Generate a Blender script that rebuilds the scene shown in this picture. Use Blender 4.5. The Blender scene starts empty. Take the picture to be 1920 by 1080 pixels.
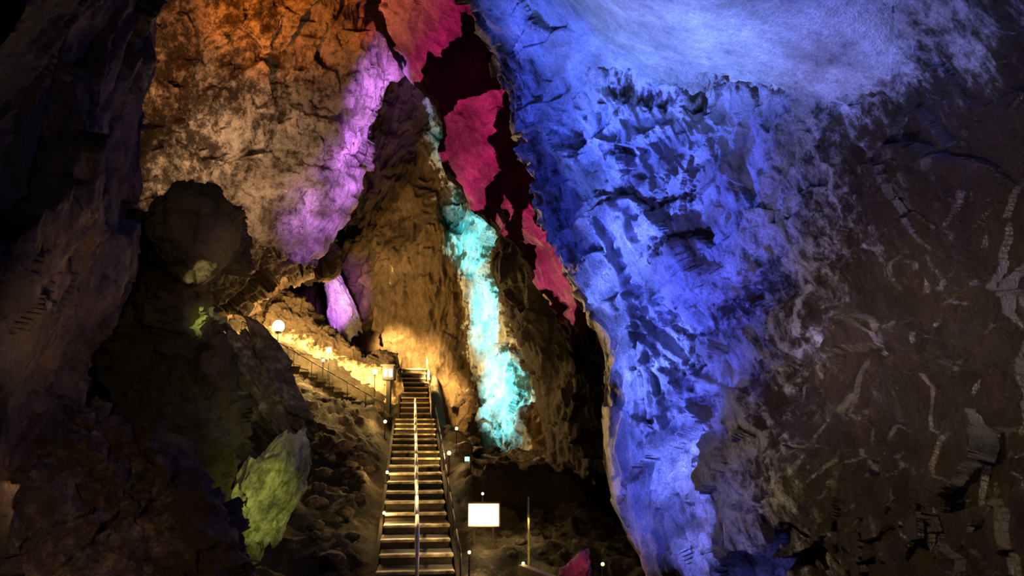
import bpy, bmesh, math, random
import numpy as np
from mathutils import Vector, Quaternion, Matrix
random.seed(4)
scene = bpy.context.scene
COL = scene.collection
PI = math.pi
# ------------------------------------------------------------------ camera
F = 1500.0
CAM = np.array([0.0, 0.0, 2.3])
PITCH = math.atan2(260, F)
FW = np.array([0, math.cos(PITCH), math.sin(PITCH)])
UP = np.array([0, -math.sin(PITCH), math.cos(PITCH)])
cd = bpy.data.cameras.new('camera'); cam = bpy.data.objects.new('camera', cd); COL.objects.link(cam)
cam.location = CAM; cam.rotation_euler = (PI/2 + PITCH, 0, 0)
cd.sensor_width = 36; cd.lens = 36*F/1920; cd.clip_end = 300
scene.camera = cam
scene.view_settings.view_transform = 'Standard'
try: scene.view_settings.look = 'None'
except Exception: pass

def ray(px, py):
    return FW + np.array([(px-960)/F, 0, 0]) + UP*((540-py)/F)
def at(px, py, Y):
    d = ray(px, py); return CAM + d*(Y/d[1])
def project(P):
    d = P - CAM
    cz = d@FW
    return 960 + F*d[..., 0]/cz, 540 - F*(d@UP)/cz

# ------------------------------------------------------------------ noise
def hsh(i, j, k, s):
    n = (i*73856093) ^ (j*19349663) ^ (k*83492791) ^ (s*40503017+77)
    n = n & 0xffffffff
    n = ((n ^ (n >> 13))*1274126177) & 0xffffffff
    n = n ^ (n >> 16)
    n = (n*1103515245) & 0xffffffff
    n = n ^ (n >> 15)
    return n/4294967295.0
def vn(P, s):
    f = np.floor(P); t = P - f; I = f.astype(np.int64)
    t = t*t*t*(t*(t*6-15)+10)
    r = 0
    for a in (0, 1):
        for b in (0, 1):
            for c in (0, 1):
                w = (t[:, 0] if a else 1-t[:, 0])*(t[:, 1] if b else 1-t[:, 1])*(t[:, 2] if c else 1-t[:, 2])
                r = r + w*hsh(I[:, 0]+a, I[:, 1]+b, I[:, 2]+c, s)
    return r*2-1
def fbm(P, o, s, g=.5):
    r = 0; a = 1; tot = 0
    for q in range(o):
        r = r + a*vn(P*(2.03**q)+q*7.3, s+q); tot += a; a *= g
    return r/tot*1.6
def ridge(P, o, s, g=.55):
    r = 0; a = 1; tot = 0
    for q in range(o):
        r = r + a*(1-2*np.abs(vn(P*(2.1**q)+q*5.1, s+q))); tot += a; a *= g
    return r/tot
def facet(P, s):
    f = np.floor(P).astype(np.int64)
    best = np.full(len(P), 9e9); val = np.zeros(len(P))
    for a in (-1, 0, 1):
        for b in (-1, 0, 1):
            for c in (-1, 0, 1):
                i, j, k = f[:, 0]+a, f[:, 1]+b, f[:, 2]+c
                dx = P[:, 0]-(i+hsh(i, j, k, s)); dy = P[:, 1]-(j+hsh(i, j, k, s+11)); dz = P[:, 2]-(k+hsh(i, j, k, s+23))
                d = dx*dx+dy*dy+dz*dz
                g = dx*(hsh(i, j, k, s+31)*2-1)+dy*(hsh(i, j, k, s+41)*2-1)+dz*(hsh(i, j, k, s+53)*2-1)+(hsh(i, j, k, s+61)-.5)*.45
                m = d < best
                val = np.where(m, g, val); best = np.where(m, d, best)
    return val*.8
def sm(x):
    x = np.clip(x, 0, 1); return x*x*(3-2*x)
def segdist(px, py, pts):
    d = np.full(px.shape, 1e9)
    for (x0, y0), (x1, y1) in zip(pts[:-1], pts[1:]):
        ex, ey = x1-x0, y1-y0
        t = np.clip(((px-x0)*ex+(py-y0)*ey)/(ex*ex+ey*ey), 0, 1)
        d = np.minimum(d, np.hypot(px-x0-t*ex, py-y0-t*ey))
    return d
def inpoly(px, py, poly):
    """signed distance, positive inside"""
    n = len(poly); ins = np.zeros(px.shape, bool)
    for i in range(n):
        x0, y0 = poly[i]; x1, y1 = poly[(i+1) % n]
        ex, ey = x1-x0, y1-y0
        c = ((y0 > py) != (y1 > py)) & (px < ex*(py-y0)/(ey if ey else 1e-9)+x0)
        ins ^= c
    d = segdist(px, py, list(poly)+[poly[0]])
    return np.where(ins, d, -d)
def crint(A, n):
    m = A.shape[0]; t = np.linspace(0, m-1, n); i = np.minimum(t.astype(int), m-2); f = t-i
    E = np.concatenate([2*A[:1]-A[1:2], A, 2*A[-1:]-A[-2:-1]])
    p0, p1, p2, p3 = E[i], E[i+1], E[i+2], E[i+3]
    f = f.reshape((-1,)+(1,)*(A.ndim-1))
    return .5*(2*p1+(p2-p0)*f+(2*p0-5*p1+4*p2-p3)*f*f+(3*p1-p0-3*p2+p3)*f**3)
def squeeze(e, k):
    """matrix that stretches noise features along direction e"""
    e = np.array(e, float); e /= np.linalg.norm(e)
    return (np.eye(3)-(1-k)*np.outer(e, e)).tolist()

# ------------------------------------------------------------------ materials
def nodes(name):
    m = bpy.data.materials.new(name); m.use_nodes = True
    nt = m.node_tree; b = nt.nodes['Principled BSDF']
    return m, nt, b
def rock(name, dark, pale, scale=1., bump=.6, rough=.8, flow=(0, 0, 1), k=1., spec=.3, ragged=.5, var=.9, dist=.06, fine=.45):
    """limestone: dark and pale stone mixed by the 'pale' attribute; broad grain drawn out along 'flow' by factor k"""
    m, nt, b = nodes(name); N = nt.nodes.new; L = nt.links.new
    tc = N('ShaderNodeTexCoord'); m1 = N('ShaderNodeMapping'); mp = N('ShaderNodeMapping'); m2 = N('ShaderNodeMapping')
    L(tc.outputs['Object'], m1.inputs[0]); L(m1.outputs[0], mp.inputs[0]); L(m1.outputs[0], m2.inputs[0])
    m1.inputs['Rotation'].default_value = Vector(flow).rotation_difference(Vector((0, 0, 1))).to_euler()
    mp.inputs['Scale'].default_value = (1, 1, k); m2.inputs['Scale'].default_value = (1, 1, math.sqrt(k))
    def noise(s, d=8, r=.6, dis=0., src=None):
        n = N('ShaderNodeTexNoise'); L((src or mp).outputs[0], n.inputs['Vector'])
        n.inputs['Scale'].default_value = s*scale; n.inputs['Detail'].default_value = d
        n.inputs['Roughness'].default_value = r; n.inputs['Distortion'].default_value = dis
        return n.outputs['Fac']
    def math_(op, a, c, clamp=False):
        q = N('ShaderNodeMath'); q.operation = op; q.use_clamp = clamp
        for i, v in enumerate((a, c)):
            if isinstance(v, (int, float)): q.inputs[i].default_value = v
            else: L(v, q.inputs[i])
        return q.outputs[0]
    at_ = N('ShaderNodeAttribute'); at_.attribute_name = 'pale'
    n1 = noise(1.8, 6, .62, .1); n2 = noise(6, 9, .74, .0, m2); n3 = noise(30, 6, .7, 0, m1)
    f = math_('ADD', at_.outputs['Fac'], math_('MULTIPLY', math_('SUBTRACT', n2, .5), ragged*1.7))
    f = math_('ADD', f, math_('MULTIPLY', math_('SUBTRACT', n1, .5), ragged*1.1))
    mr = N('ShaderNodeMapRange'); mr.interpolation_type = 'SMOOTHSTEP'; L(f, mr.inputs[0])
    mr.inputs[1].default_value = .34; mr.inputs[2].default_value = .66
    mix = N('ShaderNodeMix'); mix.data_type = 'RGBA'; L(mr.outputs[0], mix.inputs[0])
    mix.inputs[6].default_value = (*dark, 1); mix.inputs[7].default_value = (*pale, 1)
    v = math_('ADD', math_('MULTIPLY', math_('SUBTRACT', n1, .5), var*1.8), 1.)
    v = math_('MULTIPLY', v, math_('ADD', math_('MULTIPLY', math_('SUBTRACT', n2, .5), var*2.4), 1.))
    v = math_('MULTIPLY', v, math_('ADD', math_('MULTIPLY', math_('SUBTRACT', n3, .5), var*1.9), 1.))
    v = math_('MAXIMUM', v, .10)
    mul = N('ShaderNodeMix'); mul.data_type = 'RGBA'; mul.blend_type = 'MULTIPLY'; mul.inputs[0].default_value = 1
    L(mix.outputs[2], mul.inputs[6]); L(v, mul.inputs[7])
    L(mul.outputs[2], b.inputs['Base Color'])
    b.inputs['Roughness'].default_value = rough; b.inputs['Specular IOR Level'].default_value = spec
    h = math_('ADD', math_('MULTIPLY', n2, 1.8), math_('MULTIPLY', n3, fine))
    h = math_('ADD', h, math_('MULTIPLY', math_('ABSOLUTE', math_('SUBTRACT', n1, .5), 0), 2.))
    bp = N('ShaderNodeBump'); bp.inputs['Strength'].default_value = bump; bp.inputs['Distance'].default_value = dist
    L(h, bp.inputs['Height']); L(bp.outputs[0], b.inputs['Normal'])
    return m
def plain(name, c, rough=.6, metal=0., spec=.4, nscale=20, var=.3):
    m, nt, b = nodes(name); N = nt.nodes.new; L = nt.links.new
    tc = N('ShaderNodeTexCoord'); n = N('ShaderNodeTexNoise'); L(tc.outputs['Object'], n.inputs['Vector'])
    n.inputs['Scale'].default_value = nscale; n.inputs['Detail'].default_value = 6
    r = N('ShaderNodeValToRGB'); L(n.outputs['Fac'], r.inputs[0])
    r.color_ramp.elements[0].position = .3; r.color_ramp.elements[1].position = .7
    r.color_ramp.elements[0].color = (*[v*(1-var) for v in c], 1); r.color_ramp.elements[1].color = (*[min(1, v*(1+var)) for v in c], 1)
    L(r.outputs[0], b.inputs['Base Color']); b.inputs['Roughness'].default_value = rough; b.inputs['Metallic'].default_value = metal
    b.inputs['Specular IOR Level'].default_value = spec
    bp = N('ShaderNodeBump'); bp.inputs['Strength'].default_value = .3; bp.inputs['Distance'].default_value = .02
    L(n.outputs['Fac'], bp.inputs['Height']); L(bp.outputs[0], b.inputs['Normal'])
    return m
def glow(name, c, s):
    m, nt, b = nodes(name)
    b.inputs['Base Color'].default_value = (.8, .8, .8, 1)
    b.inputs['Emission Color'].default_value = (*c, 1); b.inputs['Emission Strength'].default_value = s
    return m
FLOW = (.36, -.25, -1)
M = {}
M['right'] = rock('limestone_streaked', (.08, .058, .034), (.60, .60, .62), 1.1, 1., .28, FLOW, .2, .9, .75, .9, .07, 1.2)
M['left'] = rock('limestone_dark', (.04, .028, .018), (.17, .11, .075), .8, .8, .7, (-.3, .2, 1), .4, .3, .6, .7)
M['upper'] = rock('limestone_grey', (.10, .068, .042), (.48, .38, .29), .9, 1., .8, (.4, 0, 1), .7, .2, .8, .9)
M['back'] = rock('limestone_brown', (.14, .098, .055), (.70, .75, .73), .8, .9, .8, (.1, 0, -1), .4, .2, .7, .85)
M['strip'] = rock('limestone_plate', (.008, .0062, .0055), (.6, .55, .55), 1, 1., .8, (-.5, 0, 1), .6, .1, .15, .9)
M['mass'] = rock('limestone_green_lit', (.05, .038, .025), (.36, .37, .2), 1, 1., .8, (0, 0, 1), .7, .25, .5, .8)  # green pale tone paints in the green lit patches
M['greenrock'] = rock('limestone_olive', (.14, .13, .075), (.45, .45, .3), 1.2, .9, .7, (.45, 0, 1), .5, .25, .5, .7)  # olive to grey-beige stone tones
M['pillar'] = rock('limestone_wet_dark', (.05, .043, .034), (.35, .35, .33), .8, .9, .7, (0, 0, 1), .5)
M['mound'] = rock('limestone_ochre', (.05, .036, .022), (.48, .38, .23), .9, .9, .8, (0, 0, 1), 1, .2, .7, .9)
M['floor'] = rock('cave_earth', (.05, .042, .028), (.19, .165, .12), 1.2, .9, .85, (0, 0, 1), 1, .2)
M['stone'] = rock('loose_stone', (.08, .060, .045), (.27, .22, .17), 1.2, .9, .8)
M['reddish'] = rock('pale_stone', (.30, .26, .24), (.60, .54, .52), 1.8, 1., .7)
M['tread'] = plain('worn_concrete_step', (.05, .036, .023), .75, nscale=9, var=.6)
M['lit_edge'] = plain('lit_step_edge', (.60, .45, .26), .7, nscale=5, var=.9)  # lit tread edges painted pale against darkened treads
M['kerb'] = plain('stair_side', (.03, .022, .015), .85, spec=.1, nscale=9)
M['steel'] = plain('painted_steel', (.8, .77, .7), .4, .1)
M['darkmetal'] = plain('dark_metal', (.02, .018, .016), .6, .1, .2)
M['wood'] = plain('old_board', (.36, .26, .14), .7)
M['polegreen'] = plain('bamboo_pole', (.4, .42, .15), .6)
M['globe'] = glow('warm_globe', (1, .54, .18), 3.4)
M['bigglobe'] = glow('bright_globe', (1, .62, .26), 5)
M['whitebulb'] = glow('white_bulb', (1, .58, .22), 2.8)
M['board'] = glow('lit_board', (1, .80, .40), 2.2)
M['cool'] = glow('cool_window', (.6, .75, 1.), .8)
M['greenlens'] = glow('green_lens', (.35, 1, .2), 6)
M['teallens'] = glow('teal_lens', (.2, .9, 1), 3)

# ------------------------------------------------------------------ builders
def tag(o, label=None, cat=None, group=None, kind=None):
    if label: o['label'] = label
    if cat: o['category'] = cat
    if group: o['group'] = group
    if kind: o['kind'] = kind
    return o
def mesh_np(name, V, Q, mat, pale=None, origin=None, parent=None, smooth=True):
    if origin is None: origin = np.zeros(3)
    V = V - origin
    me = bpy.data.meshes.new(name)
    k = Q.shape[1]
    me.vertices.add(len(V)); me.vertices.foreach_set('co', V.astype(np.float32).ravel())
    me.loops.add(Q.size); me.loops.foreach_set('vertex_index', Q.astype(np.int32).ravel())
    me.polygons.add(len(Q)); me.polygons.foreach_set('loop_start', np.arange(0, Q.size, k, dtype=np.int32))
    me.update(calc_edges=True); me.validate()
    me.polygons.foreach_set('use_smooth', np.full(len(me.polygons), smooth))
    if pale is not None:
        a = me.attributes.new('pale', 'FLOAT', 'POINT'); a.data.foreach_set('value', pale.astype(np.float32))
    me.materials.append(mat)
    o = bpy.data.objects.new(name, me); COL.objects.link(o); o.location = origin
    if parent: o.parent = parent
    return o
def displace(P, N, amp, fs, seed, st=None, w8=None, st2=None, warp=.1):
    Q = P.copy()
    if st is not None: Q = Q@np.array(st)
    w = np.stack([fbm(Q*.9+3, 2, seed+5), fbm(Q*.9+19, 2, seed+6), fbm(Q*.9+31, 2, seed+7)], 1)*warp
    d = amp[1]*facet((Q+w)*fs[1], seed+100)
    d = d + amp[2]*facet((Q+w)*fs[2], seed+200)
    if len(amp) > 4: d = d + amp[4]*facet((Q+w)*fs[4], seed+250)
    R = Q if st2 is None else (P+w*1.5)@np.array(st2)
    d = d + amp[3]*ridge(R*fs[3], 4, seed+300, .5)
    if w8 is not None: d = d*w8
    d = d + amp[0]*fbm(Q*fs[0], 3, seed)*(1 if w8 is None else np.minimum(1, w8*2))
    return P + N*d[:, None]
def sheet(name, rows, nu, nv, mat, amp, fs, seed, patches=(), st=None, w8=None, jf=1.2, st2=None, warp=.1, dents=(), strands=()):
    A = np.array([[list(at(p[0], p[1], p[2]))+[p[3]] for p in r] for r in rows], float)
    A = crint(A, nv); A = crint(A.transpose(1, 0, 2), nu).transpose(1, 0, 2)
    W = A[..., :3]
    n = np.cross(np.gradient(W, axis=1), np.gradient(W, axis=0)); n /= np.linalg.norm(n, axis=2, keepdims=True)+1e-9
    if ((CAM-W)*n).sum() < 0: n = -n
    P = W.reshape(-1, 3); pale = np.clip(A[..., 3].ravel(), 0, 1)
    px, py = project(P)
    for poly, soft, jit in patches:  # lit zones painted in as paler stone colour
        jx = fbm(P*jf, 4, seed+71, .7)*jit; jy = fbm(P*jf, 4, seed+83, .7)*jit
        pale = np.maximum(pale, np.clip(.5+inpoly(px+jx, py+jy, poly)/soft, 0, 1))
    n = n.reshape(-1, 3)
    base = P
    P = displace(P, n, amp, fs, seed, st, w8(px, py, P) if w8 else None, st2, warp)
    for poly, soft, jit, dep, kill in dents:      # hollows in the face, their shade painted in by darker stone colour
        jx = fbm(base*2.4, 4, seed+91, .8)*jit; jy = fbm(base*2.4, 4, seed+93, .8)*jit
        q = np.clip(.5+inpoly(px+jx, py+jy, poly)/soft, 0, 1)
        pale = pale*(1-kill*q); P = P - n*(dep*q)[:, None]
    for line, wid, hgt, jit in strands:           # thin raised ribs of pale flowstone
        jx = fbm(base*1.1, 4, seed+95, .6)*jit; jy = fbm(base*1.1, 4, seed+97, .6)*jit
        q = np.exp(-(segdist(px+jx, py+jy, line)/wid)**2)
        pale = np.maximum(pale, 1.*q); P = P + n*(hgt*q)[:, None]
    idx = np.arange(nu*nv).reshape(nv, nu)
    Q = np.stack([idx[:-1, :-1], idx[:-1, 1:], idx[1:, 1:], idx[1:, :-1]], -1).reshape(-1, 4)
    c = np.cross(P[Q[:, 1]]-P[Q[:, 0]], P[Q[:, 3]]-P[Q[:, 0]])
    if ((CAM-P[Q[:, 0]])*c).sum() < 0: Q = Q[:, ::-1]
    return mesh_np(name, P, Q, mat, pale)
def blob(name, c, rad, roll=0., sub=5, amp=(.12, .25, .12, .04), fs=(1.2, 1.6, 3.5, 6), seed=1, mat=None, pale=.2, patches=(), yaw=0, taper=0.):
    bm = bmesh.new(); bmesh.ops.create_icosphere(bm, subdivisions=sub, radius=1)
    V = np.array([v.co[:] for v in bm.verts]); T = np.array([[v.index for v in f.verts] for f in bm.faces]); bm.free()
    N = V.copy()
    S = displace(V*1.0+seed*3.7, N, amp, fs, seed) - seed*3.7
    if taper: S[:, :2] *= (1-taper*S[:, 2:3])
    R = np.array((Matrix.Rotation(yaw, 3, 'Z')@Matrix.Rotation(roll, 3, 'Y')))
    P = (S*np.array(rad))@R.T + np.array(c)
    pl = np.full(len(P), float(pale))
    if patches:
        px, py = project(P)
        for poly, soft, jit in patches:
            j = fbm(P*3, 3, seed+71)*jit
            pl = np.maximum(pl, np.clip(.5+inpoly(px+j, py+j, poly)/soft, 0, 1))
    o = np.array([c[0], c[1], P[:, 2].min()])
    return mesh_np(name, P, T, mat, pl, o)
def link(name, bm, mat, parent=None, loc=(0, 0, 0), smooth=False):
    me = bpy.data.meshes.new(name); bmesh.ops.recalc_face_normals(bm, faces=bm.faces[:]); bm.to_mesh(me); bm.free()
    if smooth:
        for p in me.polygons: p.use_smooth = True
    me.materials.append(mat); o = bpy.data.objects.new(name, me); COL.objects.link(o); o.location = loc
    if parent: o.parent = parent
    return o
def empty(name, loc, rz=0):
    o = bpy.data.objects.new(name, None); COL.objects.link(o); o.location = loc; o.rotation_euler = (0, 0, rz); o.empty_display_size = .1
    return o
def bx(bm, x0, x1, y0, y1, z0, z1, bev=.0):
    r = bmesh.ops.create_cube(bm, size=1)
    for v in r['verts']:
        v.co = ((x0+x1)/2+v.co.x*(x1-x0), (y0+y1)/2+v.co.y*(y1-y0), (z0+z1)/2+v.co.z*(z1-z0))
    if bev:
        es = list({e for v in r['verts'] for e in v.link_edges})
        bmesh.ops.bevel(bm, geom=es, offset=bev, segments=2, affect='EDGES')
def tube(bm, a, b, r, r2=None, seg=10):
    a = Vector(a); b = Vector(b); d = b-a
    q = d.to_track_quat('Z', 'Y').to_matrix().to_4x4()
    bmesh.ops.create_cone(bm, cap_ends=True, segments=seg, radius1=r, radius2=r if r2 is None else r2, depth=d.length, matrix=Matrix.Translation((a+b)/2)@q)

# ------------------------------------------------------------------ cave walls
EDGE = [(-260, 780), (-110, 845), (0, 900), (80, 930), (135, 950), (162, 962), (186, 972), (230, 988), (300, 1016), (370, 1042), (480, 1082), (600, 1128), (700, 1155), (850, 1142), (980, 1180), (1080, 1228), (1250, 1310)]
def right_rows():
    dY = [-4.4, -3.3, -2.3, -1.4, -.7, -.3, .4, .35, .15, .05, 0, .2, .0, -.2, -.45, -.6, -.8]
    fr = [0, .12, .28, .45, .65, .85, 1]
    Yc = [12.2, 11.3, 10.2, 9.2, 8.1, 6.9, 5.9]
    wY = [.25, .55, 1, .9, .5, .4, .3]
    crease = [0, .3, 1, .7, 0, 0, 0]
    lip = [0, -26, 2, -8, 0, 0, 0]
    kp = [-260, 60, 250, 480, 760, 1000]
    pal = np.array([[.55, .9, 1., .95, .8, .6, .4], [.55, .9, 1., .92, .62, .36, .2], [.6, .78, .72, .52, .26, .1, .0], [.6, .76, .62, .38, .1, .0, .0], [.6, .74, .54, .15, .0, .0, .0], [.6, .72, .50, .1, .0, .0, .0]])  # brown rock at right; pale band also paints in the blue lit area
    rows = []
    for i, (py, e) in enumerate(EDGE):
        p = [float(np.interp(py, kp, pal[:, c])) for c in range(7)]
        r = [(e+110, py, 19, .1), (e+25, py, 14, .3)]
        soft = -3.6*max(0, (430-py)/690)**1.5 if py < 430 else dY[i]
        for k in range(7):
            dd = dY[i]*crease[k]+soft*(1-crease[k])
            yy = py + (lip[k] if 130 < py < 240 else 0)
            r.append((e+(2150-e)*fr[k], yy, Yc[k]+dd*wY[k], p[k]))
        rows.append(r)
    return rows
def right_w(px, py, P):
    k = .16+.84*sm((py-100)/120)
    k = np.maximum(k, .7*sm((1060-px)/120))
    k = np.maximum(k, .6*sm((px-1520)/200))
    e = np.interp(py, [q[0] for q in EDGE], [q[1] for q in EDGE])
    k = k*(1-.75*sm((py-520)/120)*(1-sm((px-e-10)/90)))
    return k*np.clip((P[:, 1]-3.5)/6, .34, 1.1)
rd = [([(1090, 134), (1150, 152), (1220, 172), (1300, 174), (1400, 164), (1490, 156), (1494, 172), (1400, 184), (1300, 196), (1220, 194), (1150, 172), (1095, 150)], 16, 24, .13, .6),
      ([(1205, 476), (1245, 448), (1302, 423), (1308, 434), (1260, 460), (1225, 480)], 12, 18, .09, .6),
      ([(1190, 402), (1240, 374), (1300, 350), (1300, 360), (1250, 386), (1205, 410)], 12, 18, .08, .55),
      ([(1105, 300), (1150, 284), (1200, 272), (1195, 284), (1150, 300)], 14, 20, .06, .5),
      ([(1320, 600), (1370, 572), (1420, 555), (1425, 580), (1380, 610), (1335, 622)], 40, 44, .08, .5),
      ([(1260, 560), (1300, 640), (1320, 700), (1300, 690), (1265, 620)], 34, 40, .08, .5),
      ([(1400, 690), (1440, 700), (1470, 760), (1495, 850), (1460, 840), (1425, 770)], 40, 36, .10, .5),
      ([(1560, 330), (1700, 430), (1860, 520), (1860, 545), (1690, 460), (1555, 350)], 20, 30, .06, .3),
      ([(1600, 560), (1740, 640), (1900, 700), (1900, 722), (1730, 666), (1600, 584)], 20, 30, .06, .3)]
rs = [([(1010, 190), (1085, 330), (1150, 470), (1188, 600), (1182, 700), (1162, 850), (1195, 960), (1245, 1090)], 7, .10, 10),
      ([(1040, 150), (1130, 300), (1190, 440), (1215, 560), (1206, 680), (1216, 800), (1250, 940), (1292, 1090)], 6, .09, 10),
      ([(1100, 140), (1200, 300), (1240, 460), (1230, 600), (1205, 690)], 5, .07, 12),
      ([(1200, 600), (1280, 690), (1370, 740), (1446, 836)], 7, .11, 10),
      ([(1210, 680), (1290, 740), (1350, 840), (1375, 960), (1392, 1090)], 6, .10, 10),
      ([(1226, 740), (1288, 860), (1318, 980), (1332, 1090)], 5, .09, 10),
      ([(1250, 700), (1330, 800), (1400, 950), (1436, 1070)], 5, .09, 10),
      ([(1190, 690), (1186, 800), (1216, 920), (1262, 1060)], 5, .08, 8),
      ([(1280, 860), (1262, 940), (1310, 1085)], 4, .07, 8), ([(1350, 840), (1410, 920), (1470, 960)], 4, .07, 8),
      ([(1130, 430), (1170, 520), (1176, 620), (1158, 720)], 5, .08, 8),
      ([(1300, 170), (1420, 330), (1480, 480), (1520, 640)], 5, .06, 16)]
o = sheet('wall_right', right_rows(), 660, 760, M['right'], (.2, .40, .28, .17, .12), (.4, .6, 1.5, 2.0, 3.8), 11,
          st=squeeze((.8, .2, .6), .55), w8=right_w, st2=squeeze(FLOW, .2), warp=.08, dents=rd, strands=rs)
tag(o, 'massive limestone wall on the right washed in blue light', kind='structure')

def left_rows():
    edge = [(-250, 340), (-100, 310), (0, 290), (100, 272), (200, 252), (330, 240), (420, 224), (520, 200), (600, 165), (700, 110), (820, 60), (950, 20), (1150, 0)]
    rows = []
    for i, (py, e) in enumerate(edge):
        dy = -.6*max(0, (200-py)/450)*4
        rows.append([(-420, py, 3.2, .1), (-150+.1*e, py, 4.6+dy*.3, .2), (e*.3, py, 6+dy*.5, .35), (e*.65, py, 7.4+dy*.7, .6), (e, py, 9+dy, .5), (e-25, py, 10.5, .2), (e-90, py, 13, .1)])
    return rows
o = sheet('wall_left', left_rows(), 260, 360, M['left'], (.15, .45, .2, .10, .05), (.5, .55, 1.5, 2.4, 3.5), 23, st=squeeze((-.35, .2, 1), .5), st2=squeeze((-.35, .2, 1), .25))
tag(o, 'dark near rock wall along the left edge of the cave', kind='structure')

def upper_rows():
    R = [(-260, 150, 640), (-120, 170, 660), (0, 190, 690), (60, 190, 738), (110, 190, 762), (180, 190, 735), (250, 190, 702), (340, 190, 672), (420, 200, 636), (475, 210, 604)]
    fs = [0, .25, .5, .75, .93, 1]
    rows = []
    for i, (py, l, r) in enumerate(R):
        top = -3.5*max(0, (110-py)/370)
        rr = []
        for k, f in enumerate(fs):
            Y = [14.5, 15.8, 17, 18.2, 19.2, 20][k]+top
            pp = py + ((130*max(0, .78-f) - 12*math.sin(f*9)) if py > 400 else 0)*(1 if py > 450 else .5)
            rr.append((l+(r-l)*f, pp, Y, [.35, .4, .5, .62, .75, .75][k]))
        rr.append((r-30, py, 22+top, .3)); rr.append((r-120, py, 27, .1))
        rows.append(rr)
    last = rows[-1]; g = [max(0, 1-.95*f) for f in fs]+[0, 0]
    rows.append([(p[0], p[1]+14+10*q, p[2]+1.2, .3) for p, q in zip(last, g)])
    rows.append([(p[0]+8, p[1]+26+70*q, p[2]+4.5, .05) for p, q in zip(last, g)]); rows.append([(p[0]+14, p[1]+24+110*q, p[2]+9.5, .0) for p, q in zip(last, g)])
    return rows
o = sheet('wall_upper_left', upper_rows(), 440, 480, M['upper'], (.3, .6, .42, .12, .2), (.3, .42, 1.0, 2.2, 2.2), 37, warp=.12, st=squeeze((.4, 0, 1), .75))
tag(o, 'high overhanging rock face lit orange and purple', kind='structure')

teal = [([(828, 305), (850, 320), (872, 388), (908, 392), (936, 424), (958, 470), (930, 465), (914, 512), (886, 520), (857, 480), (840, 400)], 64, 36),  # teal lit streak painted in as pale patches
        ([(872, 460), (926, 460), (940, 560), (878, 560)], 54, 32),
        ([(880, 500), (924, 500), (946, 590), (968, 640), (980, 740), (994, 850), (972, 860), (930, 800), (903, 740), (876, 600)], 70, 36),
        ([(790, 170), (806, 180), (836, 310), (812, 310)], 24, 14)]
def back_rows():
    cols = [380, 520, 600, 660, 720, 790, 850, 900, 960, 1060, 1250]
    rows = []
    for py, d in [(-120, -2), (60, 0), (200, .5), (340, .5), (480, 0), (620, -.3), (720, -.6), (820, -1.0), (950, -1.6)]:
        base = [33, 33, 34, 31.5, 29.8, 29.3, 29.2, 28.8, 27.6, 26.6, 25.6]
        sh = (470-py)*.16
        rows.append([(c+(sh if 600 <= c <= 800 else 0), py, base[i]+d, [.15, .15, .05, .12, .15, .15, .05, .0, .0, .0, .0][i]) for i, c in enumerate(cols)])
    return rows
def back_w(px, py, P):
    return .85+.15*sm((px-790)/70)
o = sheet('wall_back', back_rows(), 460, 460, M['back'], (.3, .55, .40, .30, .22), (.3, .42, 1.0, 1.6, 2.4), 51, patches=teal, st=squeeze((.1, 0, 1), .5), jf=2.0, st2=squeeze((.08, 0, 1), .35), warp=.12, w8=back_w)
tag(o, 'tall brown back wall of the cave with a teal lit streak', kind='structure')

mag = [([(706, -60), (905, -60), (896, 30), (862, 22), (868, 70), (838, 78), (828, 110), (806, 96), (798, 146), (782, 140), (768, 100), (742, 64)], 5, 6),  # magenta lit faces painted in as pale patches on near-black rock
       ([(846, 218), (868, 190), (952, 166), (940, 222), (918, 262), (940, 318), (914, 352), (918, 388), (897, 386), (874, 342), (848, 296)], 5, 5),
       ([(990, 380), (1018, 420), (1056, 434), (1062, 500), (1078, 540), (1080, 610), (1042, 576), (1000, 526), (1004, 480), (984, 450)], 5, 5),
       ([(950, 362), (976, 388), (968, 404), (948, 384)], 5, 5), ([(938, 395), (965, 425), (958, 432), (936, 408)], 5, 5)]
def strip_rows():
    S = [(-200, 600), (-90, 645), (0, 700), (60, 732), (110, 762), (150, 800), (210, 838), (300, 852), (380, 898), (430, 940), (470, 978), (560, 1022), (620, 1066), (720, 1085), (860, 1090)]
    return [[(e+70, y, 22, 0), (e+12, y, 18.3, 0), (e+2, y, 17.5, 0), (e+90, y-10, 16.6, 0), (e+190, y-25, 16.2, 0), (e+330, y-40, 16, 0)] for y, e in S]
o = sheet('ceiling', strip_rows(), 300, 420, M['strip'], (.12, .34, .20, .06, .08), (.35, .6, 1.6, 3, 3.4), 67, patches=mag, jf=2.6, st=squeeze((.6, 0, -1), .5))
tag(o, 'dark sloping roof rock with magenta lit faces', kind='structure')

def pillar_rows():
    S = [(395, 985), (425, 965), (470, 932), (510, 922), (545, 942), (590, 964), (640, 986), (740, 1004), (850, 1026), (930, 1034), (1010, 1038)]
    return [[(e+60, y, 25, 0), (e+6, y, 22.5, .1), (e+25, y, 21.5, .1), (e+90, y, 20.6, .15), (e+190, y, 20, .1), (e+330, y, 19.5, 0)] for y, e in S]
o = sheet('rock_pillar', pillar_rows(), 180, 280, M['pillar'], (.12, .25, .2, .08, .08), (.4, .6, 1.6, 2.5, 3), 79, st=squeeze((.1, 0, 1), .5))  # a rock pillar, not a cave wall
tag(o, 'dark rock pillar standing between the teal streak and the blue wall', kind='structure')

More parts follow.
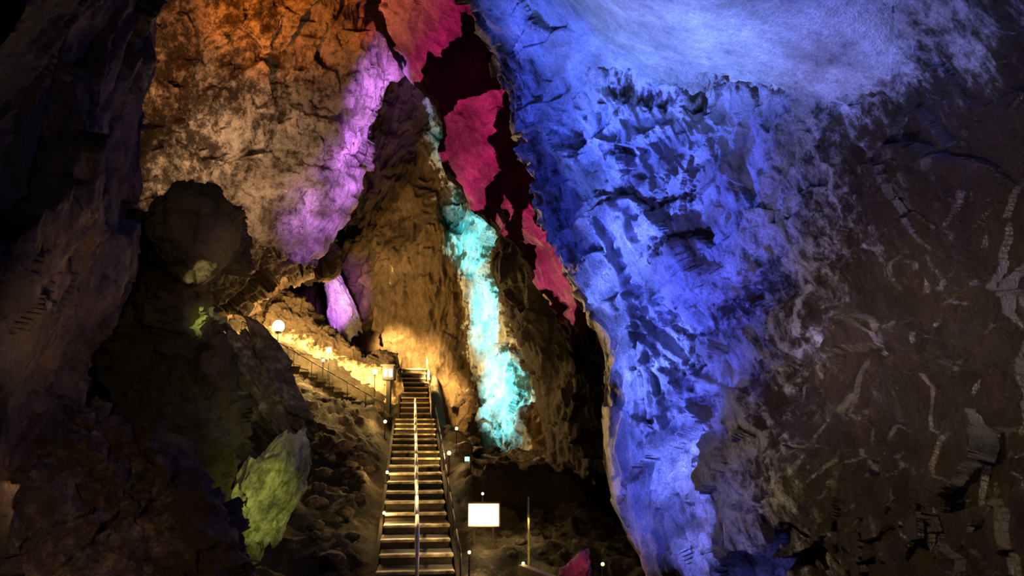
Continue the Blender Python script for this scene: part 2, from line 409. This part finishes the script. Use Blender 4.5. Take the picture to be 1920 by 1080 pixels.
def mound_rows():  # lamp-lit band painted in: paler low rows, dark top
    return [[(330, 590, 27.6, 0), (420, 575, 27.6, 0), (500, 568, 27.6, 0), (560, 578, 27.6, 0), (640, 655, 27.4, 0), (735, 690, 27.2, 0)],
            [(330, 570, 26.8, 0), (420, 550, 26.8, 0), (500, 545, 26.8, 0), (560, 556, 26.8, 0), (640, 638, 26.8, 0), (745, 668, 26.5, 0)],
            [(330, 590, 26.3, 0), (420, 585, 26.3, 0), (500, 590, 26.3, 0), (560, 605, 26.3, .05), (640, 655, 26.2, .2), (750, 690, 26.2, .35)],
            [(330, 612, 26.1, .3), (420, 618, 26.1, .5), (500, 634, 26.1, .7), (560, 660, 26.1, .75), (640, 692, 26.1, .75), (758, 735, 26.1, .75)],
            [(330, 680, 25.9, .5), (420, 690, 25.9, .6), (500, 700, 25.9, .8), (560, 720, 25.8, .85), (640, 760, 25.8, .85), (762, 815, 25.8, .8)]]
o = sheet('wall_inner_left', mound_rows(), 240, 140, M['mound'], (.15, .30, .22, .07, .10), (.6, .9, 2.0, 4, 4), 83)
tag(o, 'rock bank above the diagonal stairs lit golden by lamps', kind='structure')

# floor as a height field
def stair_x(Y): return -1.40 + (Y-12.3)*(-1.6/12.7)
def stair_z(Y): return np.where(Y < 12.3, .02, np.where(Y < 25, .02+.195*(Y-12.3), 2.5+.6*np.clip(Y-25, 0, 2.9)))
def build_floor():
    nx, ny = 320, 340
    X, Y = np.meshgrid(np.linspace(-12, 7.5, nx), np.linspace(1.5, 32, ny))
    xs = stair_x(Y); zs = stair_z(Y)
    sl = np.maximum(0, xs-.68-X); sr = np.maximum(0, X-xs-.68)
    k = .10+.40*sm((Y-13)/10)
    zl = zs + np.minimum(sl, 7)*k
    low = .0+.12*np.clip(Y-12.3, 0, 6); led = 1.3+.02*(Y-17.6)+0*X
    zr = low + (led-low)*sm((Y-17.2-.4*np.sin(X*2))/.7)
    zr = zr*(1-sm((X-1.2)/1.2)) + .05*sm((X-1.2)/1.2)
    mixr = sm(sr/((.8+.9*sm((Y-18)/4))*(1-.6*sm((Y-24)/1.5))))
    z = np.where(sl > 0, zl, zs*(1-mixr)+zr*mixr)
    P = np.stack([X, Y, z], -1).reshape(-1, 3)
    out = sm((sl+sr)/.5).ravel()
    d = .16*fbm(P*.7, 4, 5)+.2*facet(P*1.1, 15)+.14*facet(P*2.7, 25)+.05*ridge(P*5, 3, 35)
    P[:, 2] += d*out - .16*(1-out)
    pale = np.clip(.3+.35*fbm(P*.8, 3, 45), 0, 1)
    idx = np.arange(nx*ny).reshape(ny, nx)
    Q = np.stack([idx[:-1, :-1], idx[:-1, 1:], idx[1:, 1:], idx[1:, :-1]], -1).reshape(-1, 4)
    return mesh_np('floor', P, Q, M['floor'], pale)
o = build_floor(); tag(o, 'uneven dark cave floor and rubble slope', kind='structure')

# ------------------------------------------------------------------ rocks on the left
def mass_rows():
    S = [(395, 250, 400), (450, 235, 425), (520, 225, 420), (575, 220, 398), (640, 210, 418), (720, 180, 442), (800, 140, 455), (900, 80, 462), (1000, 30, 440), (1120, 0, 425), (1250, -40, 420)]
    rows = []
    for y, l, r in S:
        b = max(0, (y-700)/400)*1.6
        rows.append([(l+20, y, 14, .05), (l, y, 12-b, .05), (l+(r-l)*.35, y, 11.2-b*1.3, .1), (l+(r-l)*.7, y, 11-b, .1), (r, y, 11.6-b*.3, .1), (r-40, y, 14, .05)])
    return rows
gp = [([(356, 614), (378, 596), (394, 572), (400, 582), (392, 606), (378, 632), (374, 616)], 6, 2), ([(434, 730), (446, 735), (444, 750), (437, 747)], 7, 2), ([(285, 482), (298, 482), (296, 494), (286, 492)], 7, 2)]  # green lit spots painted in as paler patches
o = sheet('rock_outcrop', mass_rows(), 240, 360, M['mass'], (.12, .4, .24, .06, .1), (.6, .8, 2.0, 4, 4), 91, patches=gp)  # a rock outcrop, not a cave wall
tag(o, 'dark rock outcrop with green lit patches, standing below the round boulder on the left', kind='structure')
def lower_rows():
    S = [(760, 30), (800, 210), (870, 330), (950, 390), (1040, 420), (1150, 440), (1260, 450)]
    return [[(-350, y-60, 6, .2), (-100, y-40, 6.8, .3), (r*.35, y-20, 8-max(0, y-800)*.002, .4), (r*.7, y, 8.4-max(0, y-800)*.002, .4), (r, y+10, 8.6, .3), (r-30, y+10, 11, .1)] for y, r in S]
o = sheet('rock_ledge', lower_rows(), 260, 220, M['stone'], (.12, .4, .24, .06, .1), (.6, .8, 2.0, 4, 4), 97)  # a broken rock ledge, not a cave wall
tag(o, 'broken brown rock ledge filling the bottom left corner', kind='structure')

o = blob('boulder', at(362, 430, 10.7), (.58, .6, .68), 0, 6, (.08, .22, .16, .05), (1.2, .9, 1.8, 4), 5, M['mass'], .1, [([(345, 525), (372, 495), (406, 498), (396, 530), (362, 540)], 34, 8)])  # green lit underside painted as a paler patch
tag(o, 'large round dark boulder perched on the left outcrop', 'boulder')
o = blob('rock_block', at(503, 925, 11.1), (.42, .45, .84), .42, 6, (.08, .22, .22, .07), (1, .8, 1.8, 4), 8, M['greenrock'], .55)
tag(o, 'tall pale green lit rock left of the stairs', 'rock')
o = blob('rock_block', at(505, 738, 12.3), (.38, .5, 1.10), -.58, 6, (.08, .6, .3, .08), (1, .8, 1.8, 5), 13, M['stone'], .4)
tag(o, 'grey jagged rock leaning above the green lit rock', 'rock')
o = blob('rock_block', at(636, 566, 28.9), (.44, .4, 1.55), -.3, 5, (.1, .3, .2, .08), (1, 1.1, 2.2, 4), 17, M['reddish'], .7, taper=.45)
tag(o, 'slender violet lit rock behind the lamps', 'rock')
o = blob('rock_block', at(1082, 1074, 10.9), (.19, .22, .28), .5, 5, (.1, .44, .24, .08), (1, .9, 2.2, 5), 21, M['reddish'], .3, taper=.4)
tag(o, 'small pink lit pointed rock at the bottom right of the path', 'rock')

# ------------------------------------------------------------------ staircases
def staircase(label, p0, p1, w0, w1, n, tread, kerb=True, nose=None):
    p0 = Vector(p0); p1 = Vector(p1); d = Vector((p1.x-p0.x, p1.y-p0.y, 0)); ln = d.length
    rz = math.atan2(d.y, d.x)-PI/2
    root = empty('staircase', p0, rz); tag(root, label, 'stairs')
    run = ln/n; rise = (p1.z-p0.z)/n
    rnd = random.Random(n)
    for i in range(n):
        w = (w0+(w1-w0)*i/n)/2
        bm = bmesh.new(); z = rise*(i+1)
        j = rnd.uniform(-.03, .03); dz = rnd.uniform(-.01, .01)
        bx(bm, -w, w, -.03, run+.02, -.06, 0, .012)
        bx(bm, -w+.02, w-.02, .0, run+.02, -rise-.12, -.055)
        s = link('step', bm, tread, root, (j, run*i, z+dz))
        s.rotation_euler = (0, 0, rnd.uniform(-.015, .015))
        if nose:
            bm = bmesh.new(); bx(bm, -w-.004, w+.004, -.05, min(rnd.uniform(.1, .2), run*.3), -.035, .008, .01)
            link('lit_edge', bm, nose, s)
    if kerb:
        for s in (-1, 1):
            bm = bmesh.new()
            a = Vector((s*(w0/2+.045), -.1, .02)); b = Vector((s*(w1/2+.045), ln, p1.z-p0.z+.02))
            vs = []
            for q in (a, b):
                for dx, dz in ((-.03, -.3), (.03, -.3), (.03, .0), (-.03, .0)): vs.append(bm.verts.new((q.x+dx, q.y, q.z+dz)))
            for k in range(4): bm.faces.new((vs[k], vs[(k+1) % 4], vs[4+(k+1) % 4], vs[4+k]))
            bm.faces.new(vs[:4]); bm.faces.new(vs[4:][::-1])
            link('side_kerb', bm, M['kerb'], root)
    return root, ln, p1.z-p0.z
def handrail(st, t0, t1, off, h, r, mat, npost=6, label=None, wig=0.):
    root, ln, hh = st
    P = lambda t: Vector((off+wig*t*t, ln*t, hh*t))
    up = Vector((0, 0, h))
    bm = bmesh.new()
    for i in range(12): tube(bm, P(t0+(t1-t0)*i/12)+up, P(t0+(t1-t0)*(i+1)/12)+up, r, seg=8)
    hr = link('handrail', bm, mat, root, smooth=True)
    if label: hr['label'] = label
    for i in range(npost):
        p = P(t0+(t1-t0)*i/(npost-1))
        bm = bmesh.new(); tube(bm, (0, 0, -.06), up, r*.9, seg=8); link('post', bm, mat, hr, p, smooth=True)
A0 = Vector((-1.40, 12.3, .06)); A1 = Vector((-3.0, 25.0, 2.52))
sA = staircase('long straight flight of lit steps in the middle of the cave', A0, A1, 1.14, 1.16, 18, M['tread'], nose=M['lit_edge'])
handrail(sA, -.02, .96, 0, .7, .03, M['steel'], 9, 'pale steel handrail up the middle')
handrail(sA, 0, 1.0, .64, .4, .012, M['darkmetal'], 7, 'thin dark handrail on the right side')
B0 = Vector((-3.02, 25.15, 2.55)); B1 = Vector(at(776, 692, 27.5))
sB = staircase('narrow upper flight of steps climbing to the back wall', B0, B1, .92, .8, 10, M['tread'], nose=M['wood'])
handrail(sB, 0, 1, .5, .4, .025, M['wood'], 5, 'weathered handrail on the right side', -.06)
D0 = Vector(at(730, 792, 24.55)); D1 = Vector(at(462, 635, 24.9))
sD = staircase('side flight of steps climbing left along the golden lamps', D0, D1, .84, .84, 17, M['kerb'], False)
handrail(sD, .02, 1, -.38, .5, .016, M['darkmetal'], 9, 'dark railing along the lamps')

# ------------------------------------------------------------------ ray helpers
bpy.context.view_layer.update()
dg = bpy.context.evaluated_depsgraph_get()
def cast(px, py):
    dr = Vector(ray(px, py)).normalized()
    ok, loc, n, i, ob, m = scene.ray_cast(dg, Vector(CAM), dr)
    return (loc, n) if ok else (Vector(at(px, py, 25)), Vector((0, -1, 0)))
def drop(p, dist=4.):
    ok, loc, n, i, ob, m = scene.ray_cast(dg, Vector(p), Vector((0, 0, -1)), distance=dist)
    return loc if ok else Vector(p)-Vector((0, 0, .5))
def point(p, color, power, rad=.04):
    ld = bpy.data.lights.new('glow', 'POINT'); o = bpy.data.objects.new('glow', ld); COL.objects.link(o)
    o.location = p; ld.color = color; ld.energy = power; ld.shadow_soft_size = rad

# ------------------------------------------------------------------ lamps
def sphere_bm(r, sub=3):
    bm = bmesh.new(); bmesh.ops.create_icosphere(bm, subdivisions=sub, radius=r); return bm
def globe_lamp(label, px, py, Y, r, mat, power, group=None):
    p = Vector(at(px, py, Y)); g = drop(p-Vector((0, 0, r+.02)))
    root = empty('path_lamp', g); tag(root, label, 'lamp', group)
    h = p.z-g.z
    bm = bmesh.new(); tube(bm, (0, 0, -.04), (0, 0, h-r*.8), .014, seg=8); tube(bm, (0, 0, -.03), (0, 0, .02), .05, seg=12); link('post', bm, M['darkmetal'], root)
    bm = bmesh.new(); tube(bm, (0, 0, h-r*1.15), (0, 0, h-r*.75), r*.55, seg=14); link('socket', bm, M['darkmetal'], root)
    link('globe', sphere_bm(r), mat, root, (0, 0, h), smooth=True)
    point(p+Vector((0, -.3*r, r*1.5)), (1, .60, .2), power)
    return p
globe_lamp('brightest globe lamp at the upper left of the side stairs', 522, 612, 25.1, .19, M['bigglobe'], 700)
globe_lamp('globe lamp halfway down the side stairs', 617, 657, 25.1, .085, M['globe'], 520)
globe_lamp('small dim lamp below the lamp halfway down the side stairs', 606, 676, 25.0, .05, M['globe'], 200)
globe_lamp('lamp beside the small control cabinet', 703, 698, 24.9, .085, M['globe'], 400)
globe_lamp('small lamp at the far upper left end of the side stairs', 463, 628, 25.0, .045, M['whitebulb'], 50)
globe_lamp('small lamp just left of the brightest globe lamp', 479, 622, 25.1, .055, M['whitebulb'], 50)
globe_lamp('small lamp left of the top of the long stairs', 722, 791, 22.5, .045, M['whitebulb'], 70)
globe_lamp('small lamp on rubble right of the top of the long stairs', 856, 804, 22, .042, M['whitebulb'], 90)
globe_lamp('small warm lamp beside the teal floodlight', 842, 850, 19, .045, M['whitebulb'], 70)
globe_lamp('small lamp standing behind the glowing notice board', 905, 926, 15.2, .025, M['whitebulb'], 12)
globe_lamp('low lamp on the ground right of the bottom steps', 880, 1036, 12.6, .025, M['whitebulb'], 14)
globe_lamp('low lamp at the foot of the thin pole', 981, 1057, 11.9, .023, M['whitebulb'], 7)
globe_lamp('low lamp right of the pink lit rock', 1130, 1058, 11.6, .025, M['whitebulb'], 3)
globe_lamp('low lamp on the left edge of the long stairs, third of the way up', 720, 962, 14.9, .028, M['whitebulb'], 24)
globe_lamp('low lamp on the left edge of the long stairs, halfway up', 726, 886, 17.5, .034, M['whitebulb'], 34)

def flood(label, px, py, Y, lens, aim, s=.14):
    p = Vector(at(px, py, Y)); g = drop(p)
    dr = Vector(aim)-g; rz = math.atan2(dr.y, dr.x)-PI/2
    root = empty('floodlight', g, rz); tag(root, label, 'floodlight')
    bm = bmesh.new(); bx(bm, -s/2-.02, -s/2, -.03, .03, -.02, s); bx(bm, s/2, s/2+.02, -.03, .03, -.02, s); bx(bm, -s/2-.02, s/2+.02, -.03, .03, -.03, 0); link('bracket', bm, M['darkmetal'], root)
    bm = bmesh.new(); bx(bm, -s/2, s/2, -s*.4, s*.35, s*.3, s*1.2, .012); link('housing', bm, M['darkmetal'], root)
    bm = bmesh.new(); bx(bm, -s*.42, s*.42, -s*.42, -s*.4, s*.38, s*1.12, .004); link('lens', bm, lens, root)
flood('small teal floodlight on the rubble right of the stairs', 876, 848, 19, M['teallens'], at(876, 900, 30), .13)
flood('small green floodlight on the ground left of the bottom steps', 666, 1076, 11.5, M['greenlens'], at(640, 1000, 30), .08)

# sign
g = drop(Vector(at(907, 960, 14)))
root = empty('notice_board', g); tag(root, 'glowing blank notice board on two short legs right of the stairs', 'sign')
zc = at(907, 965, 14)[2]-g.z
for s in (-1, 1):
    bm = bmesh.new(); bx(bm, s*.16-.015, s*.16+.015, -.0, .03, -.04, zc-.16); link('leg', bm, M['kerb'], root)
bm = bmesh.new(); bx(bm, -.275, .275, -.02, .045, zc-.2, zc+.2, .01); link('frame', bm, M['wood'], root)
bm = bmesh.new(); bx(bm, -.255, .255, -.03, -.02, zc-.18, zc+.18, .004); link('panel', bm, M['board'], root)
point(g+Vector((0, -.25, .12)), (1, .68, .26), 9, .05)  # added point lights standing in for warm spill round the board
point(g+Vector((.50, .35, zc-.1)), (1, .66, .24), 18, .05)
# pole
pt = Vector(at(991, 932, 12.4)); g = drop(pt)
bm = bmesh.new(); tube(bm, (0, 0, -.03), (0, 0, pt.z-g.z), .018, .014, 10)
for k in range(1, 5): tube(bm, (0, 0, k*(pt.z-g.z)/5-.008), (0, 0, k*(pt.z-g.z)/5+.008), .021, seg=10)
o = link('marker_pole', bm, M['polegreen'], None, g, True); tag(o, 'thin upright yellow green pole right of the notice board', 'pole')
# edging boards
a = Vector(at(978, 1062, 11.7)); b = Vector(at(1046, 1088, 10.7)); dr = b-a
bm = bmesh.new(); L_ = Vector((dr.x, dr.y, 0)).length; bx(bm, 0, L_, -.06, .06, -.12, .03, .01)
o = link('edging_board', bm, M['wood'], None, (a.x, a.y, min(a.z, b.z))); o.rotation_euler = (0, 0, math.atan2(dr.y, dr.x)); tag(o, 'lit wooden edging board in front of the pink lit rock', 'board')
bm = bmesh.new(); bx(bm, -.2, .2, -.1, .1, -.05, .03, .01)
p = drop(Vector(at(622, 1050, 11.2))); o = link('edging_board', bm, M['wood'], None, p+Vector((0, 0, .03))); tag(o, 'short wooden board on the ground left of the bottom steps', 'board')
# cabinet by the top of the stairs
p = Vector(at(730, 700, 25.5)); g = drop(p)
root = empty('control_cabinet', g, -.1); tag(root, 'small cabinet with pale glowing windows at the top of the long stairs', 'cabinet')
zc = p.z-g.z
bm = bmesh.new(); bx(bm, -.06, .06, -.1, .1, -.05, zc-.22); link('plinth', bm, M['darkmetal'], root)
bm = bmesh.new(); bx(bm, -.19, .19, -.16, .16, zc-.22, zc+.22, .015); link('body', bm, M['darkmetal'], root)
bm = bmesh.new(); bx(bm, -.24, .24, -.22, .2, zc+.22, zc+.27, .01); link('roof', bm, M['darkmetal'], root)
for s in (-1, 1):
    bm = bmesh.new(); bx(bm, s*.085-.055, s*.085+.055, -.17, -.158, zc-.12, zc+.12, .003); link('window', bm, M['cool'], root)

# loose stones
rnd = random.Random(9)
regs = [((590, 705, 840, 1060), 30, .17, 'loose dark stone on the rubble slope left of the long stairs', 'stones left of the stairs'),
        ((865, 930, 800, 850), 10, .2, 'loose stone on the lit rubble right of the upper part of the stairs', 'stones right of the stairs'),
        ((950, 1060, 965, 1050), 12, .11, 'loose stone on the dark ground around the notice board', 'stones by the notice board')]
protos = []; placed = []
for (x0, x1, y0, y1), n, sz, lab, grp in regs:
    for q in range(n):
        for tr in range(20):
            px, py = rnd.uniform(x0, x1), rnd.uniform(y0, y1)
            h, nn = cast(px, py); s = sz*rnd.uniform(.5, 1.3)
            if h.y < 26 and abs(h.x-float(stair_x(h.y))) > .9+s and all((h-a).length > 1.5*(s+b) for a, b in placed): break
        else: continue
        placed.append((h.copy(), s))
        if len(protos) < 5:
            o = blob('loose_stone', (0, 0, 0), (1, .8, .65), 0, 3, (.1, .4, .14, .03), (1, 1.1, 2.5, 5), 40+len(protos), M['stone'], .4)
            o.data.transform(Matrix.Translation((0, 0, o.location.z))); protos.append(o)
        else:
            o = protos[rnd.randrange(5)].copy(); COL.objects.link(o)
        o.location = h+Vector((0, 0, s*.3)); o.scale = (s, s, s); o.rotation_euler = (0, 0, rnd.uniform(0, 6.28))
        tag(o, lab, 'stone', grp)

# ------------------------------------------------------------------ lights
def spot(px, py, off, color, Lv, ang, blend=.7, ell=(1, 1), roll=0., rad=.12, alb=.5, gobo=0., lo=.1, hi=1.7, Y=None):
    h = Vector(at(px, py, Y)) if Y else cast(px, py)[0]
    p = h+Vector(off)
    ld = bpy.data.lights.new('spot', 'SPOT'); o = bpy.data.objects.new('spot', ld); COL.objects.link(o)
    dr = h-p; o.location = p
    o.rotation_mode = 'QUATERNION'; o.rotation_quaternion = dr.to_track_quat('-Z', 'Y')@Quaternion((0, 0, 1), roll)
    o.scale = (ell[0], ell[1], 1)
    ld.color = color; ld.energy = Lv*4*PI*PI*dr.length_squared/alb
    ld.spot_size = math.radians(ang); ld.spot_blend = blend; ld.shadow_soft_size = rad
    if gobo:
        ld.use_nodes = True; nt = ld.node_tree; N = nt.nodes.new; L = nt.links.new
        em = [q for q in nt.nodes if q.type == 'EMISSION'][0]
        tc = N('ShaderNodeTexCoord'); nz = N('ShaderNodeTexNoise'); L(tc.outputs['Normal'], nz.inputs['Vector'])
        nz.inputs['Scale'].default_value = gobo; nz.inputs['Detail'].default_value = 4; nz.inputs['Distortion'].default_value = .6
        mr = N('ShaderNodeMapRange'); L(nz.outputs['Fac'], mr.inputs[0])
        mr.inputs[1].default_value = .38; mr.inputs[2].default_value = .62; mr.inputs[3].default_value = lo; mr.inputs[4].default_value = hi
        L(mr.outputs[0], em.inputs['Strength'])
    return o
# blue wall: floods low on the left, raking up across the face
spot(1080, 130, (-2.4, -1.4, -3.4), (.06, .11, 1), 1.9, 48, 1., (.7, 1.1), .4, gobo=5, lo=.3, rad=.05)
spot(1220, 70, (-1.2, -1.2, -3.6), (.19, .32, 1), 2.1, 60, 1., (1.1, .9), gobo=3, lo=.6, hi=1.3)
spot(1440, 60, (-1.8, -1.2, -3.0), (.15, .23, 1), .9, 74, 1., (1.1, .75), gobo=4, lo=.4)
spot(1690, 60, (-2.2, -1.2, -2.4), (.19, .21, .85), .32, 86, 1., (1.1, .75), gobo=4, lo=.35)
spot(1160, 330, (-3.0, -.9, -2.8), (.11, .18, 1), 2.6, 44, 1., (.6, 1.15), .25, gobo=5, lo=.35, rad=.04)
spot(1280, 400, (-3.0, -.9, -2.6), (.07, .11, 1), 1.4, 54, 1., (.85, 1.1), gobo=5, lo=.25, rad=.04)
spot(1195, 600, (-2.8, -.9, -1.8), (.12, .19, 1), 2.7, 44, 1., (.55, 1.2), .15, gobo=5, lo=.35, rad=.04)
spot(1320, 620, (-2.7, -1.2, -1.8), (.08, .10, 1), .6, 54, 1., (.75, 1.2), .1, gobo=5, lo=.25, rad=.04)
spot(1250, 790, (-2.5, -1.1, -1.2), (.14, .19, 1), 2.3, 44, 1., (.6, 1.1), .15, gobo=5, lo=.35, rad=.04)
spot(1300, 960, (-2.0, -1.3, -.4), (.19, .21, 1), 1.7, 48, 1., (.6, 1.1), .1, gobo=5, lo=.3, rad=.04)
spot(1210, 920, (-1.6, -2.2, .1), (.10, .13, 1), .6, 50, 1., (.6, 1), gobo=5, lo=.3)
spot(1175, 850, (-2.4, -1.2, .0), (.10, .14, 1), .9, 46, 1., (.5, 1.3), gobo=5, lo=.3)
spot(1030, 360, (-2.0, -3.4, -2.6), (.05, .09, 1), .5, 40, 1., (.4, 1.3), .3, Y=12.2)
spot(1370, 1020, (-1.5, -2.0, .2), (.16, .16, .9), .45, 52, 1., (.6, 1), gobo=5, lo=.2)
spot(1520, 480, (-2.5, -2.2, -2.0), (.18, .15, .8), .2, 95, 1., gobo=4, lo=.3)
# right brown wall
spot(1700, 850, (-2.8, -.9, 1.6), (1, .72, .40), .05, 110, 1., alb=.1, rad=.03)
spot(1740, 420, (-2.8, -1.0, -1.6), (.92, .72, .74), .055, 110, 1., alb=.14, rad=.03)
# magenta
spot(800, 60, (-1.5, -5, -4), (.8, .015, .2), .38, 34, .3, gobo=7, lo=.6, hi=1.2)
spot(890, 285, (-2.0, -5, -3), (.8, .015, .2), .48, 34, .3, gobo=7, lo=.6, hi=1.2)
spot(1035, 500, (-2.5, -5, -3), (.8, .015, .2), .52, 30, .3, (.8, 1), gobo=7, lo=.6, hi=1.2)
# orange, warm and purple on the upper left face
spot(580, 10, (-.8, -3.4, -3.6), (1, .26, .015), .58, 54, 1., (1.3, .8))
spot(420, 50, (.5, -3.6, -4.0), (1, .36, .09), .22, 62, 1., (1.2, .9))
spot(715, 165, (.5, -4.2, -2.6), (.44, .17, .95), 1.7, 42, 1., (.55, 1.3), -.5, gobo=8, lo=.15)
spot(680, 270, (.8, -4.2, -2.6), (.44, .17, .95), 1.4, 44, 1., (.55, 1.3), -.5, gobo=8, lo=.15)
spot(620, 380, (1.2, -3.8, -2.4), (.44, .17, .95), 1.1, 42, 1., (.7, 1.3), -.6, gobo=9, lo=.1)
spot(510, 270, (1.6, -3.6, -2.6), (1, .66, .42), .24, 70, 1., gobo=4, lo=.3, Y=18)
spot(400, 370, (1.6, -3.0, -2.0), (1, .66, .36), .40, 58, 1., gobo=4, lo=.3, Y=16.8)
spot(330, 200, (1.8, -2.8, -2.4), (1, .60, .32), .11, 74, 1., gobo=4, lo=.4, Y=16)
spot(460, 500, (1.2, -2.6, -.6), (1, .6, .3), .12, 60, 1., alb=.3)
# violet rock
spot(634, 560, (.4, -2.8, .2), (.60, .20, .95), 2.1, 50, .6, (.65, 1.2), -.3)
# teal
spot(922, 600, (-1.6, -2.6, .3), (.025, .68, .78), 1.8, 58, 1., (.6, 1.3), .12, gobo=8, lo=.4, Y=28)
spot(945, 735, (-1.4, -2.2, .9), (.08, .80, .89), 2.4, 64, 1., (.65, 1.2), .1, gobo=8, lo=.4, Y=27)
spot(895, 450, (-1.4, -2.6, -1.0), (.015, .55, .63), 1.3, 62, 1., (.8, 1.3), .3, gobo=8, lo=.4, Y=28.6)
spot(812, 250, (-1.2, -2.6, -1.6), (.015, .45, .5), .3, 50, .9, (.4, 1.3), .2, Y=29.4)
# brown back wall and added spots for golden lamp spill, stair top and path
spot(735, 420, (-1, -7, -4), (1, .60, .28), .10, 46, 1., (.75, 1.3), alb=.2, gobo=4, lo=.4, Y=29)
spot(795, 690, (-.2, -2.2, .6), (1, .62, .22), 2.8, 60, 1., (.8, 1.1), alb=.2, gobo=4, lo=.5, Y=28.4)
spot(830, 740, (-.4, -2.2, .9), (1, .62, .22), 2.4, 52, 1., (.8, 1), alb=.2, gobo=4, lo=.5, Y=28.2)
spot(745, 650, (.2, -1.8, .4), (1, .62, .22), 2.4, 58, 1., alb=.2, gobo=4, lo=.5)
spot(555, 662, (.3, -1.2, .8), (1, .58, .16), 1.2, 70, 1., alb=.4, gobo=6, lo=.1)
spot(605, 690, (.3, -1.2, .8), (1, .58, .16), 1.2, 70, 1., alb=.4, gobo=6, lo=.1)
spot(655, 715, (.3, -1.2, .8), (1, .58, .16), 1.4, 70, 1., alb=.4, gobo=6, lo=.1)
spot(705, 745, (.3, -1.2, .8), (1, .58, .16), 1.5, 70, 1., alb=.4, gobo=6, lo=.1)
spot(660, 800, (.6, -2.0, 1.6), (1, .62, .25), .12, 60, 1., alb=.2)
# greens
spot(490, 935, (1.0, -1.8, -.2), (.78, .84, .18), .52, 46, 1., (.75, 1.3), .4, gobo=4, lo=.3)
spot(450, 790, (1.2, -2.0, -.2), (.7, .8, .25), .05, 40, 1., alb=.25)
spot(380, 600, (1.0, -2., -.6), (.75, .9, .14), .7, 11, .5)
spot(380, 515, (1., -2., -1.), (.7, .76, .2), .08, 15, .9)
# left walls
spot(150, 520, (1.2, -2.2, -1.2), (1, .62, .46), .12, 70, 1.)
spot(190, 230, (.8, -2.5, -1.2), (.8, .6, .7), .015, 70, 1.)
spot(200, 1060, (.5, -2.2, 1.0), (1, .58, .34), .12, 85, 1.)
spot(370, 420, (1.4, -2.6, .9), (1, .74, .45), .026, 40, 1., alb=.1)
spot(330, 760, (1.5, -3, 1.), (1, .70, .46), .014, 70, 1., alb=.1)
spot(520, 740, (1.4, -3, 1.0), (1, .83, .58), .09, 60, 1.)
spot(640, 950, (.8, -3, 2.5), (.85, .9, .5), .04, 70, 1.)
# pink rock, board and ground by the sign
spot(1084, 1060, (-.6, -1.0, .2), (1, .09, .2), .6, 22, .6)
spot(1010, 1072, (-.2, -.6, .9), (1, .75, .3), .7, 40, .8)
# stairs from above
def top_light(p, tgt, L, ang, ell=(1, 1)):
    ld = bpy.data.lights.new('spot', 'SPOT'); o = bpy.data.objects.new('spot', ld); COL.objects.link(o)
    o.location = p; dr = Vector(tgt)-Vector(p)
    o.rotation_mode = 'QUATERNION'; o.rotation_quaternion = dr.to_track_quat('-Z', 'Y')
    o.scale = (ell[0], ell[1], 1)
    ld.color = (1, .76, .44); ld.energy = L*4*PI*PI*dr.length_squared/.4; ld.spot_size = math.radians(ang); ld.spot_blend = .8; ld.shadow_soft_size = .1
dA = A1-A0
sp = lambda t: A0+dA*t
top_light(sp(.15)+Vector((-.6, .8, 3.2)), sp(.13), .52, 50, (.42, 1))
top_light(sp(.5)+Vector((-.6, .8, 3.2)), sp(.48), .52, 55, (.38, 1))
top_light(sp(.85)+Vector((-.6, .8, 3.2)), sp(.83), .6, 55, (.38, 1))

w = bpy.data.worlds.new('cave_dark'); scene.world = w; w.use_nodes = True
w.node_tree.nodes['Background'].inputs[0].default_value = (.5, .45, .45, 1); w.node_tree.nodes['Background'].inputs[1].default_value = .002
